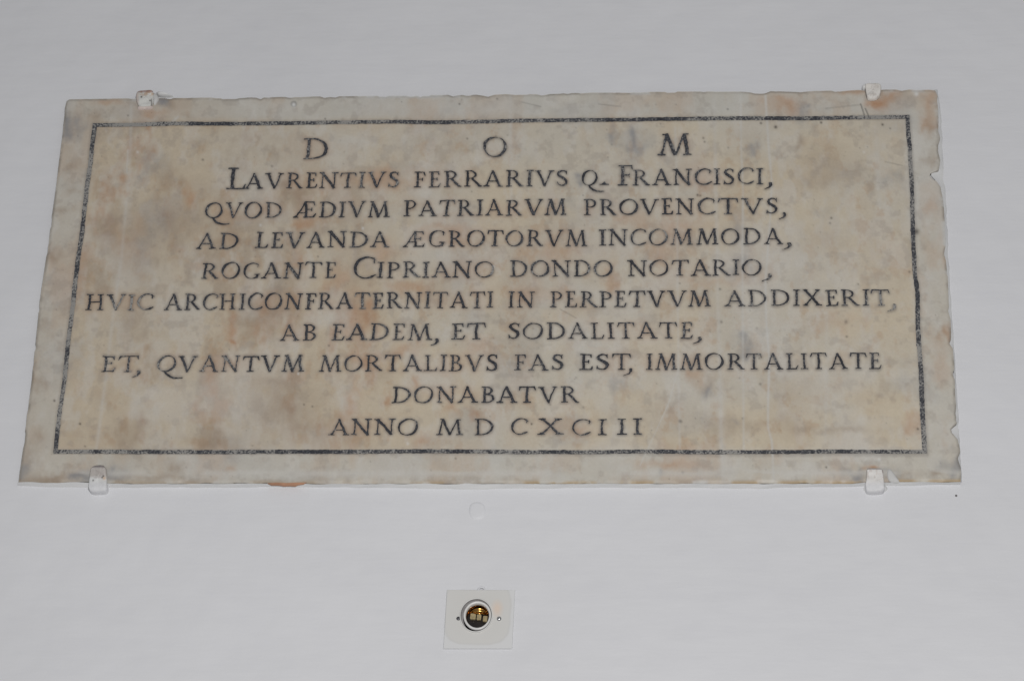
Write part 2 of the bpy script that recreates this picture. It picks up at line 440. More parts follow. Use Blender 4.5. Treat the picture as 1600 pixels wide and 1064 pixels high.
# ------------------------------------------------------------------ border line around the text
def border_line():
    oc = [(145, 193), (1421, 180), (1449, 708.5), (83, 708.7)]
    ic = [(151.3, 198.7), (1415, 186), (1441, 702.5), (90.2, 702.5)]
    verts, faces = [], []
    for k in range(4):
        o0, o1 = at(*oc[k], INK_OFF), at(*oc[(k + 1) % 4], INK_OFF)
        i0, i1 = at(*ic[k], INK_OFF), at(*ic[(k + 1) % 4], INK_OFF)
        N = 900 if k % 2 == 0 else 420
        nrm = (i0 + i1 - o0 - o1); nrm /= np.linalg.norm(nrm)
        b = len(verts)
        for i in range(N + 1):
            t = i / N; po = o0 + (o1 - o0) * t; pi = i0 + (i1 - i0) * t
            e = min(1, 12 * min(t, 1 - t))
            s = t * N * 0.9
            sway = (fbm(t * 9 + k * 31, 2.0, 2) - .5) * .0022 * e
            a1 = (fbm(s * .22 + k * 77, 5.5, 3) - .5) * .0017 * e; a2 = (fbm(s * .22 + k * 77, 25.5, 3) - .5) * .0017 * e
            for q, off in ((0, a1), (1 / 3, 0), (2 / 3, 0), (1, a2)):
                verts.append(po + (pi - po) * q + nrm * (sway + off))
        for i in range(N):
            for q in range(3):
                a = b + i * 4 + q; faces.append((a, a + 4, a + 5, a + 1))
    va = np.array(verts); px, py = to_px(va[:, 0], va[:, 1], va[:, 2])
    c = np.zeros((len(va), 3))
    w = (fbm(px / 22, py / 22, 3) - .5) * .3 + .10
    for x, y, rx, ry, s in [(230, 195, 60, 12, .16), (135, 300, 14, 70, .12), (110, 500, 14, 90, .10), (98, 620, 12, 60, .14), (150, 705, 50, 10, .12), (1355, 184, 30, 8, .2),
                            (1422, 260, 10, 40, .08), (1437, 560, 10, 90, .08), (1425, 704, 30, 10, .12), (1130, 704, 30, 8, .10), (560, 193, 80, 8, .06)]:
        w += s * np.exp(-((px - x) / rx) ** 2 - ((py - y) / ry) ** 2)
    c[:, 0] = w
    ink_pts.append(va[::2])
    o = mesh_obj('border_line', verts, faces, m_letter, None, c)
    return o
plaque_parts.append(border_line())

# ------------------------------------------------------------------ marble slab with chipped edges
E_TOP = [(104, 158), (108, 155.3), (150, 154.6), (200, 154), (245, 153.6), (300, 153), (400, 152.3), (408, 154), (412, 151.8), (500, 150.6), (507, 153), (514, 151.6), (524, 152.5), (530, 150.4), (600, 149.6), (650, 149.2), (656, 150.4), (660, 148.7),
         (700, 148.3), (708, 151), (716, 148.2), (745, 148), (752, 149.3), (763, 151.3), (772, 147.8), (800, 146.8), (840, 147), (846, 148.4), (860, 146), (920, 145.1), (1000, 144.2), (1060, 143.2), (1160, 143.4), (1196, 145.5), (1204, 142.6),
         (1250, 143.2), (1300, 141.4), (1312, 143), (1340, 140.5), (1400, 140), (1409, 142.2), (1420, 140), (1440, 140.6), (1452, 140.2), (1461, 141)]
E_LEFT = [(104, 158), (101.5, 168), (100, 185), (97, 215), (92.5, 250), (88.5, 285), (85, 310), (80.5, 340), (76, 378), (72, 402), (66.5, 440), (62, 470), (57, 520), (52, 570), (47.2, 612), (42, 650), (37.3, 690), (33.4, 720), (30, 742), (28.6, 753)]
E_RIGHT = [(1461, 141), (1465, 150), (1464, 158), (1466, 175), (1466.5, 205), (1469, 216), (1466, 228), (1466, 236), (1469.5, 250), (1467, 266), (1457, 271), (1456, 275), (1463, 282), (1470, 292), (1473, 310), (1476, 335), (1478, 372), (1476, 398), (1478.5, 410), (1481, 440), (1483, 478), (1482, 486),
           (1485.5, 498), (1486, 530), (1484, 536), (1489, 545), (1491.5, 575), (1492.5, 610), (1494, 630), (1493, 645), (1496, 660), (1486, 670), (1487, 676), (1497, 686), (1500, 705), (1497, 716), (1501, 730), (1502, 740), (1501, 752.5)]
E_BOT = [(28.6, 753), (60, 753), (90, 754), (110, 753), (140, 753.6), (200, 755.5), (300, 755.3), (480, 755), (500, 756), (700, 755.5), (900, 755.5), (1160, 755.4), (1330, 755.4), (1345, 753.6), (1400, 752.4), (1440, 752.8), (1501, 752.5)]

def edge_pts(lst, axis, N, rough, seed):
    P = np.array([at(x, y, SLAB_T) for x, y in lst])
    ln = np.concatenate([[0], np.cumsum(np.hypot(np.diff(P[:, 0]), np.diff(P[:, 2])))]); ln /= ln[-1]
    t = np.linspace(0, 1, N)
    X = np.interp(t, ln, P[:, 0]); Z = np.interp(t, ln, P[:, 2])
    e = np.minimum(1, 14 * np.minimum(t, 1 - t))
    L = 1.1 if axis == 0 else .5
    j = ((fbm(t * L * 90 + seed, seed + 0 * t, 4) - .5) * rough
         - rough * 1.6 * sstep(.62, .8, fbm(t * L * 55 + seed * 2, seed * 3 + 0 * t, 2))) * e
    return X, Z, j

NU, NV = 920, 430
def build_slab():
    Xt, Zt, jt = edge_pts(E_TOP, 0, NU, .0009, 3.3)
    Xb, Zb, jb = edge_pts(E_BOT, 0, NU, .0005, 13.3)
    Xl, Zl, jl = edge_pts(E_LEFT, 1, NV, .0006, 23.3)
    Xr, Zr, jr = edge_pts(E_RIGHT, 1, NV, .0016, 33.3)
    Zt = Zt + jt; Zb = Zb - jb; Xl = Xl - jl; Xr = Xr + jr
    u = np.linspace(0, 1, NU); v = np.linspace(0, 1, NV)          # v: 0 top, 1 bottom
    U, V = np.meshgrid(u, v)
    c = [(Xt[0], Zt[0]), (Xt[-1], Zt[-1]), (Xb[-1], Zb[-1]), (Xb[0], Zb[0])]
    bl = lambda k: (c[0][k] * (1 - U) + c[1][k] * U) * (1 - V) + (c[3][k] * (1 - U) + c[2][k] * U) * V
    X, Z = bl(0), bl(1)
    fall = lambda s, k: np.clip(1 - s / k, 0, 1) ** 2
    lx = lambda a, b, t: a + (b - a) * t
    X += (Xt - lx(c[0][0], c[1][0], u))[None, :] * fall(V, .1) + (Xb - lx(c[3][0], c[2][0], u))[None, :] * fall(1 - V, .1)
    Z += (Zt - lx(c[0][1], c[1][1], u))[None, :] * fall(V, .06) + (Zb - lx(c[3][1], c[2][1], u))[None, :] * fall(1 - V, .06)
    X += (Xl - lx(c[0][0], c[3][0], v))[:, None] * fall(U, .03) + (Xr - lx(c[1][0], c[2][0], v))[:, None] * fall(1 - U, .03)
    Z += (Zl - lx(c[0][1], c[3][1], v))[:, None] * fall(U, .03) + (Zr - lx(c[1][1], c[2][1], v))[:, None] * fall(1 - U, .03)
    px, py = to_px(X, np.full_like(X, -SLAB_T), Z)
    ed = np.minimum(np.minimum(U * 1.1, (1 - U) * 1.1), np.minimum(V * .5, (1 - V) * .5))          # metres from the edge
    # gently uneven, worn surface and a rounded rim
    Y = -SLAB_T + (fbm(X * 9, Z * 9, 3) - .5) * .0006 * sstep(.0, .05, ed)
    rim = .0006 + .0012 * sstep(.55, .8, fbm(X * 38 + 5, Z * 38, 3))
    Y += rim * (1 - sstep(0, .0045, ed)) ** 1.5

    # ---- colour of the stone: grey white ground, beige patina, brown and rust stains, grey veins
    n1 = fbm(X * 6.5 + 3, Z * 8 + 1, 5, .55); n2 = fbm(X * 15 + 40, Z * 19, 5, .58); n3 = fbm(X * 34 + 9, Z * 40 + 70, 4, .6); n4 = fbm(X * 120, Z * 120, 3)
    grey, beige = lin(198, 195, 187), lin(206, 193, 171)
    brown, rust, slate, pale = lin(158, 139, 120), lin(184, 144, 111), lin(138, 139, 143), lin(207, 204, 198)
    inside = sstep(-8, 14, px - (147 - (py - 196) * .123)) * sstep(-8, 14, (1417 + (py - 183) * .05) - px) * sstep(-6, 12, py - 188 + (px - 150) * .009) * sstep(-6, 12, 705 - py)
    col_ = grey[None, None, :] * np.ones(X.shape + (1,))
    def lay(target, a):
        nonlocal col_
        a = np.clip(a, 0, 1)[..., None]; col_ = col_ * (1 - a) + target * a
    lay(beige, (.25 + .6 * inside) * sstep(.25, .62, n1 + .3 * (n2 - .5)))
    lay(pale, .55 * sstep(.56, .75, n2) * (1 - .4 * inside))
    left = sstep(900, 250, px)
    lay(lin(180, 163, 144), .50 * left * (.35 + .65 * inside) * (.5 + .5 * n1))
    lay(lin(203, 189, 165), .40 * inside)
    st1 = fbm(X * 26 + 7, Z * 13 + 3, 5, .6); st2 = fbm(X * 48 + 5, Z * 26 + 60, 4, .6)
    lay(brown, (.12 + .40 * left) * inside * sstep(.46, .72, st1) + .22 * left * sstep(.5, .75, n2))
    lay(pale, .34 * sstep(.48, .68, st2))
    st3 = fbm(X * 85 + 31, Z * 60 + 11, 4, .6)
    lay(lin(180, 148, 116), (.12 + .20 * inside) * sstep(.52, .70, st3) * (.35 + .65 * sstep(.42, .6, st1)))
    lay(lin(190, 166, 142), .30 * (1 - inside) * sstep(.44, .66, st1))
    lay(lin(150, 140, 132), .26 * sstep(.56, .74, fbm(X * 75 + 131, Z * 70 + 77, 4, .6)))
    lay(rust, (.08 + .32 * inside * sstep(1300, 900, px)) * sstep(.53, .74, st1 * .55 + st2 * .47) * (.3 + sstep(.45, .6, n1)))
    lay(slate, .17 * sstep(.60, .76, fbm(X * 13 + 90, Z * 14 + 33, 5, .55)))
    lay(pale, .35 * sstep(.58, .74, fbm(X * 10 + 190, Z * 12 + 33, 4, .55)))
    B = {'b': brown, 'r': rust, 's': slate, 'p': pale, 'o': lin(172, 126, 92)}
    spots = [  # kind, x, y, rx, ry, strength
     ('b',285,345,45,40,.45),('b',210,385,40,50,.35),('r',294,300,10,16,.55),('r',190,280,12,10,.45),('b',260,275,14,14,.4),('b',305,225,14,8,.35),('b',180,340,22,16,.35),('r',205,380,18,26,.35),('s',240,262,18,14,.3),
     ('b',450,300,26,16,.55),('r',590,282,40,14,.45),('b',478,310,14,16,.5),('r',480,345,14,12,.55),('o',470,350,8,6,.35),('r',560,490,20,40,.5),('o',575,490,10,14,.4),('r',640,455,30,16,.45),('r',600,395,26,22,.4),('r',700,360,40,14,.35),
     ('b',555,430,30,40,.35),('r',525,435,14,30,.4),('r',630,545,24,12,.45),('r',560,560,26,10,.35),('b',430,480,40,14,.4),('b',390,505,26,12,.4),('r',365,520,8,20,.45),('o',366,533,5,4,.5),('b',205,505,26,26,.42),('b',225,510,14,12,.35),
     ('b',205,680,30,30,.35),('b',330,690,34,12,.55),('b',450,640,60,44,.42),('b',440,600,50,12,.35),('r',555,612,12,20,.35),('r',645,595,10,14,.45),('o',607,626,5,9,.55),('r',703,637,8,8,.45),('o',737,642,10,9,.5),('r',665,690,22,12,.4),
     ('r',745,535,30,14,.3),('r',830,455,50,12,.3),('r',870,390,60,20,.35),('r',955,430,10,24,.5),('r',950,455,14,10,.35),('r',995,350,20,20,.35),('r',1040,392,40,12,.35),('o',1075,288,30,8,.3),('r',1060,350,50,16,.3),('r',1090,270,40,20,.2),
     ('r',1115,440,60,10,.25),('r',1080,585,12,16,.5),('b',1105,600,26,14,.35),('b',1130,665,40,16,.35),('b',1020,650,40,20,.25),('r',870,670,50,12,.25),('b',1255,216,10,14,.5),('r',1222,162,26,14,.5),('r',1235,172,20,10,.3),('b',1300,265,50,26,.35),('b',1290,285,30,10,.3),
     ('r',1370,158,18,10,.75),('o',1372,161,12,5,.6),('r',1335,143,30,4,.5),('r',1390,152,24,10,.35),('r',1448,165,12,22,.4),('r',1450,192,12,10,.5),('b',1455,195,10,10,.4),('b',1450,250,10,16,.4),('r',1452,325,8,10,.3),('r',1475,405,6,12,.35),('r',1478,520,8,9,.55),('b',1477,520,12,12,.3),
     ('r',1310,505,40,12,.25),('b',1240,612,40,30,.25),('b',1300,672,70,6,.35),('b',1200,660,50,10,.3),('r',1420,665,12,14,.35),('b',1380,610,10,12,.3),('b',1290,380,40,30,.15),
     ('s',990,214,7,24,.6),('s',955,212,6,14,.5),('s',1000,232,8,10,.35),('s',1175,238,12,12,.6),('s',1400,275,14,16,.4),('s',1168,535,12,14,.6),('s',1158,552,20,8,.4),('s',1105,610,8,10,.4),('s',906,280,6,10,.6),('s',905,290,4,5,.6),('s',1160,410,20,14,.35),('s',1150,350,14,18,.35),('s',970,600,20,12,.3),('s',1148,660,10,6,.3),('s',1250,178,10,12,.45),('s',1262,167,4,4,.5),
     ('s',240,365,30,40,.15),('s',120,195,14,16,.45),('s',103,200,6,14,.5),('s',105,190,6,20,.4),('b',118,260,14,9,.4),('b',112,300,16,7,.4),('b',95,330,16,6,.45),('b',80,395,12,12,.4),('b',70,510,14,18,.4),('b',55,590,14,20,.5),('b',55,680,12,20,.45),('b',40,720,9,30,.4),
     ('b',70,748,30,7,.6),('s',36,738,8,14,.45),('s',120,745,20,7,.5),('s',180,742,22,8,.5),('b',270,730,16,10,.55),('r',358,735,8,12,.4),('b',230,746,50,5,.5),('s',1493,735,8,16,.65),('s',1485,722,10,10,.35),('s',1340,742,12,10,.55),('r',1366,731,14,4,.6),('b',1410,742,20,7,.4),('s',1470,722,10,8,.3),('b',1466,737,10,5,.45),
     ('r',165,158,20,5,.5),('b',150,178,14,12,.4),('b',300,182,12,10,.4),('r',236,177,16,6,.5),('b',265,160,24,8,.45),('s',250,158,10,5,.6),('r',1040,726,50,6,.3),('s',1032,741,5,6,.5),('b',700,745,40,5,.25),('p',440,742,60,5,.5),('p',600,735,60,14,.35),('p',1140,745,10,30,.5),('p',920,390,30,14,.35),('p',1065,610,20,20,.4),('p',540,620,16,20,.3),
     ('s',128,746,14,8,.55),('s',176,740,12,10,.55),('s',1345,738,7,12,.6),('s',1389,742,10,10,.4),('s',252,160,9,6,.5),('s',1398,735,12,8,.35),('p',1230,420,60,40,.25),('p',1350,420,60,70,.2),('p',420,172,50,14,.35),('p',850,172,150,12,.3),('p',640,210,120,20,.25),('p',900,520,60,14,.2)]
    dx = (fbm(px / 20, py / 24, 4) - .5) * 44; dy = (fbm(px / 20 + 50, py / 24 + 9, 4) - .5) * 44
    for k, x, y, a, b, s in spots:
        sel = np.exp(-((px + dx * min(1, a / 14) - x) / a) ** 2 - ((py + dy * min(1, b / 14) - y) / b) ** 2) * np.minimum(.95, s * (.45 + 1.25 * st2))
        lay(B[k], sel)
    # dirt that has gathered beside the carved lines
    m = np.zeros((NV, NU))
    ip = np.concatenate(ink_pts)
    iu = np.clip(((ip[:, 0] - X.mean(0).min()) / (X.mean(0).max() - X.mean(0).min()) * (NU - 1)), 0, NU - 1)
    # locate by nearest row / column of the (nearly rectangular) patch
    zrow = Z[:, NU // 2]; iv = np.interp(-ip[:, 2], -zrow, np.arange(NV))
    iv = iv.round().astype(int)
    iu = np.array([np.interp(x, X[r], np.arange(NU)) for x, r in zip(ip[:, 0], iv)]).round().astype(int)
    np.add.at(m, (iv, iu), 1.0); m = np.minimum(m, 1)
    def blur(a, r):
        for ax in (0, 1):
            k = np.ones(2 * r + 1) / (2 * r + 1)
            a = np.apply_along_axis(lambda q: np.convolve(q, k, 'same'), ax, a)
        return a
    halo = blur(blur(m, 1), 1); wide = blur(blur(blur(m, 4), 4), 3)
    lay(lin(128, 122, 117), np.clip(halo * 1.1, 0, .55))
    lay(rust, np.clip(wide * 1.2, 0, 1) * .55 * inside * sstep(.38, .68, n2) * sstep(1350, 900, px))
    # white runs of old wash, scratches
    runs = [([(1055, 200), (1058, 300), (1059, 480), (1062, 700)], 2.0, .32), ([(1116, 150), (1119, 330), (1124, 560), (1127, 700), (1131, 752)], 3.2, .28), ([(1125, 600), (1128, 690), (1132, 752)], 7, .35),
            ([(1157, 150), (1158, 230), (1161, 300), (1160, 400), (1161, 560), (1162, 705)], 1.8, .5), ([(1196, 150), (1201, 230), (1206, 285), (1203, 345), (1196, 440), (1197, 500), (1202, 560), (1200, 640), (1200, 668), (1206, 690), (1209, 750)], 1.9, .65),
            ([(797, 150), (798, 190), (799, 330)], 3, .3), ([(205, 165), (203, 260), (190, 400), (176, 500), (164, 600), (151, 700)], 3, .3), ([(1368, 200), (1374, 320)], 4, .25), ([(1292, 480), (1290, 690)], 3, .18),
            ([(1060, 575), (1045, 630), (1022, 680), (1000, 727)], 1.0, .5), ([(620, 705), (632, 740)], 1.5, .35), ([(200, 235), (198, 270)], 1.4, .5), ([(270, 190), (278, 183)], 2, .5), ([(875, 480), (900, 496)], .9, 0)]
    for pts, wd, s in runs:
        d = np.full(X.shape, 1e9)
        for (a, b), (c2, d2) in zip(pts[:-1], pts[1:]):
            vx, vy = c2 - a, d2 - b; t = np.clip(((px - a) * vx + (py - b) * vy) / (vx * vx + vy * vy), 0, 1)
            d = np.minimum(d, np.hypot(px - a - t * vx, py - b - t * vy))
        lay(lin(205, 203, 198), s * np.exp(-(d / wd) ** 2) * (.55 + .9 * n3))
    for pts in ([(875, 483), (900, 497)], [(1345, 163), (1351, 182)], [(1383, 253), (1410, 259)], [(815, 160), (845, 167)], [(935, 163), (970, 167)], [(1290, 170), (1345, 164)], [(1352, 170), (1357, 181)]):
        (a, b), (c2, d2) = pts
        vx, vy = c2 - a, d2 - b; t = np.clip(((px - a) * vx + (py - b) * vy) / (vx * vx + vy * vy), 0, 1)
        lay(lin(90, 88, 86), (.75 if a in (1345, 1352) else .3) * np.exp(-(np.hypot(px - a - t * vx, py - b - t * vy) / 1.0) ** 2))
    # dark specks and pin holes
    r2 = np.random.default_rng(5)
    specks = [(1283, 192, 1.6, .9), (1379, 195, 1.6, .9), (1391, 201, 1.1, .7), (1212, 199, 2.2, .9), (1189, 193, 1.6, .8), (718, 163, 1.4, .7), (730, 217, 1.3, .6), (777, 155, 1.2, .6), (508, 186, 1.2, .7), (125, 662, 1.5, .9), (85, 626, 1.6, .8), (133, 697, 1.2, .7), (291, 730, 1, .4), (1434, 670, 1.6, .8),
              (1291, 730, 1.4, .8), (1137, 171, 1.3, .6), (1099, 216, 1.6, .6), (1101, 222, 1.4, .6), (1138, 231, 1.3, .5), (514, 540, 1.5, .6), (497, 401, 1.2, .6), (1062, 443, 1.2, .6), (1125, 452, 1.6, .6), (1323, 526, 1.6, .6), (1299, 341, 1.6, .7), (1297, 349, 1.4, .6), (1127, 503, 2, .5), (1341, 444, 1.2, .6), (1188, 600, 2, .5),
              (1090, 305, 1.6, .8), (1094, 306, 1.2, .7), (475, 632, 1.3, .7), (488, 635, 1.3, .7), (1063, 658, 2.4, .6), (1186, 560, 1.3, .5), (712, 716, 1.3, .6), (1067, 738, 1.8, .6), (950, 246, .9, .6), (956, 226, 1, .5), (425, 260, 1.6, .5), (317, 250, 1.6, .6), (200, 181, 1.2, .6), (1421, 425, 1.6, .6), (1408, 705, 1.3, .5), (830.5, 662.5, 1.3, .9), (1432, 362, 4.0, .75), (1322, 503, 2.6, .5)]
    for _ in range(260): specks.append((r2.uniform(60, 1470), r2.uniform(150, 750), r2.uniform(.6, 1.1), r2.uniform(.15, .5)))
    for _ in range(60): specks.append((r2.uniform(600, 1250), r2.normal(560, 90), r2.uniform(.7, 1.6), r2.uniform(.15, .4)))
    for x, y, r_, s in specks:
        lay(lin(72, 66, 64), s * np.exp(-((px - x) ** 2 + (py - y) ** 2) / (r_ * r_ * 1.3)))
    for x, y, r_, s in [(459, 164, 3.4, .9), (567, 357, 2, .6), (407, 352, 2, .5), (637, 693, 2.4, .5), (771, 417, 2.2, .6), (215, 238, 2, .5), (1374, 718, 2.4, .5), (1350, 238, 2, .35), (1432, 147, 3.2, .8), (466, 584, 1.6, .6), (1158, 183, 2, .7)]:
        if x == 459: lay(lin(80, 78, 76), .7 * np.exp(-(np.hypot(px - x, py - y + 1) / 5) ** 6))
        lay(lin(226, 226, 224), s * np.exp(-((px - x) ** 2 + ((py - y) / 1.1) ** 2) / (r_ * r_)))
    # worn rim: broken grey stone, tan paint line along the foot
    lay(lin(126, 120, 113), .45 * (1 - sstep(.0005, .0035, np.minimum(np.minimum(U * 1.1, (1 - U) * 1.1), V * .5))) * (.4 + sstep(.4, .65, n3)))
    lay(lin(206, 206, 204), .8 * (1 - sstep(0, .006, ed)) * sstep(.62, .7, n2))
    tan = (1 - sstep(.001, .0042, (1 - V) * .5)) * sstep(.40, .52, fbm(px / 60 + 4, py * 0, 3))
    lay(lin(200, 176, 136), .6 * tan * (sstep(600, 760, px) + .4) * sstep(.38, .56, n3)); lay(lin(140, 120, 100), .35 * (1 - sstep(.002, .006, (1 - V) * .5)) * sstep(.4, .6, n3))
    lay(pale, .55 * np.exp(-(((1 - V) * .5 - .011) / .004) ** 2) * sstep(.4, .55, fbm(px / 90, py / 14, 3)))
    col_ *= (.965 + .07 * n4)[..., None] * (.97 + .06 * n3)[..., None]

    # ---- mesh: front patch, then the four sides back to the wall
    verts = np.stack([X, Y, Z], -1).reshape(-1, 3)
    cols = col_.reshape(-1, 3)
    idx = np.arange(NU * NV).reshape(NV, NU)
    quads = np.stack([idx[:-1, :-1], idx[1:, :-1], idx[1:, 1:], idx[:-1, 1:]], -1).reshape(-1, 4)
    loop = np.concatenate([idx[0, :-1], idx[:-1, -1], idx[-1, :0:-1], idx[:0:-1, 0]])
    NL = len(loop)
    base = verts[loop].copy(); n0 = len(verts)
    rings = []
    for dep, out in ((.003, .0006), (SLAB_T, .0010)):
        rr = base.copy(); rr[:, 1] = -SLAB_T + dep + (0.001 if dep == SLAB_T else (fbm(base[:, 0] * 90, base[:, 2] * 90, 3) - .5) * .003)
        ctr = base.mean(0); 
        rings.append(rr)
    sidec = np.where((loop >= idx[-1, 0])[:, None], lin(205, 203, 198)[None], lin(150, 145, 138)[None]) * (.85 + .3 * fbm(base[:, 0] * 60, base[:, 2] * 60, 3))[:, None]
    verts = np.concatenate([verts] + rings); cols = np.concatenate([cols, sidec, sidec])
    r0 = np.arange(n0, n0 + NL); r1 = r0 + NL
    side = [np.stack([np.roll(a, -1), np.roll(b, -1), b, a], -1)[:, ::-1] for a, b in ((loop, r0), (r0, r1))]
    allq = np.concatenate([quads] + side)
    me = bpy.data.meshes.new('slab')
    me.vertices.add(len(verts)); me.vertices.foreach_set('co', verts.astype(np.float32).ravel())
    me.loops.add(allq.size); me.loops.foreach_set('vertex_index', allq.astype(np.int32).ravel())
    me.polygons.add(len(allq)); me.polygons.foreach_set('loop_start', np.arange(0, allq.size, 4, dtype=np.int32))
    me.update(calc_edges=True)
    ca = me.color_attributes.new('tint', 'FLOAT_COLOR', 'POINT')
    c4 = np.ones((len(verts), 4), np.float32); c4[:, :3] = np.clip(cols, 0, 1)
    ca.data.foreach_set('color', c4.ravel())
    sm = np.ones(len(allq), bool); sm[len(quads):] = False
    me.polygons.foreach_set('use_smooth', sm); me.validate()
    me.materials.append(m_marble)
    o = bpy.data.objects.new('slab', me); col.objects.link(o)
    return o
plaque_parts.append(build_slab())

# ------------------------------------------------------------------ painted mortar round the slab
def mortar(name, front, back, off_f, mat, seed, rough_px=.8):
    """bead from an edge line on the slab (photo px, off_f in front of the wall) to a line on the wall"""
    F = np.array([at(x, y, off_f) for x, y in front]); Bk = np.array([at(x, y, 0.0) for x, y in back])
    def res(P, N):
        l = np.concatenate([[0], np.cumsum(np.linalg.norm(np.diff(P, axis=0), axis=1))]); l /= l[-1]
        t = np.linspace(0, 1, N); return np.stack([np.interp(t, l, P[:, k]) for k in range(3)], -1)
    N = 360
    f, b = res(F, N), res(Bk, N)
    t = np.linspace(0, 1, N)
    d = b - f; d[:, 1] = 0; d /= np.linalg.norm(d, axis=1)[:, None] + 1e-9
    f = f + d * ((fbm(t * 70 + seed, seed + 0 * t, 4) - .5) * rough_px * .0018)[:, None]
    b = b + d * ((fbm(t * 40 + seed, 9 + seed + 0 * t, 4) - .5) * .0030)[:, None]
    verts, faces = [], []
    K = 5
    for i in range(N):
        for q in range(K):
            s = q / (K - 1)
            p = f[i] + (b[i] - f[i]) * s
            y = f[i][1] * (1 - s) ** 1.15
            verts.append((p[0], y + (.001 if q == K - 1 else -.0004 * math.sin(i * .37 + q)), p[2]))
    for i in range(N - 1):
        for q in range(K - 1):
            a = i * K + q; faces.append((a, a + K, a + K + 1, a + 1))
    return mesh_obj(name, verts, faces, mat, None, None, True)
m_mortar = paint_material('white_painted_mortar', (0.70, 0.70, 0.70), .03, .65)
bot_f = [(x, y + .3) for x, y in E_BOT]
bot_w = [(28, 759), (60, 760), (100, 761.5), (140, 762.5), (200, 761.5), (300, 762), (480, 761.5), (700, 763.5), (715, 765), (860, 763), (1000, 762.5), (1160, 764), (1330, 760.5), (1400, 758.8), (1500, 757)]
plaque_parts.append(mortar('mortar_bead', bot_f, bot_w, SLAB_T - .0002, m_mortar, 2.2))
rt_f = [(x - 1.5, y) for x, y in E_RIGHT]
rt_w = [(1466, 140), (1471, 180), (1474, 230), (1476, 270), (1478, 300), (1481, 360), (1485, 430), (1488, 490), (1492, 550), (1496, 610), (1500, 680), (1504, 752)]
plaque_parts.append(mortar('mortar_bead', rt_f, rt_w, SLAB_T - .0016, m_mortar, 7.7))

m_terra = simple('bare_terracotta', (0.44, 0.24, 0.15), .8, 0, 60, .2, .4)
def flake(name, pts, off, thick, mat, seed=0):
    """thin irregular flake with its own thickness, outline in photo px"""
    P = [at(x, y, off) for x, y in pts]
    bm = bmesh.new()
    fr = [bm.verts.new((p[0], p[1] - thick, p[2])) for p in P]; bk = [bm.verts.new((p[0], p[1], p[2])) for p in P]
    bm.faces.new(fr); bm.faces.new(bk[::-1])
    for i in range(len(P)):
        j = (i + 1) % len(P); bm.faces.new((fr[i], bk[i], bk[j], fr[j]))
    return bm_obj(name, bm, mat)
tf = flake('terracotta_patch', [(418, 755.8), (432, 754.8), (448, 755.6), (462, 754.9), (479, 754.8), (474, 757.2), (466, 758.2), (461, 760.2), (452, 759.6), (444, 760), (436, 758.8), (424, 758.6)], SLAB_T - .0014, .0022, m_terra)
tf['label'] = 'small bare orange patch on the lower edge'
plaque_parts.append(tf)
for o in plaque_parts: keep(o, plaque)

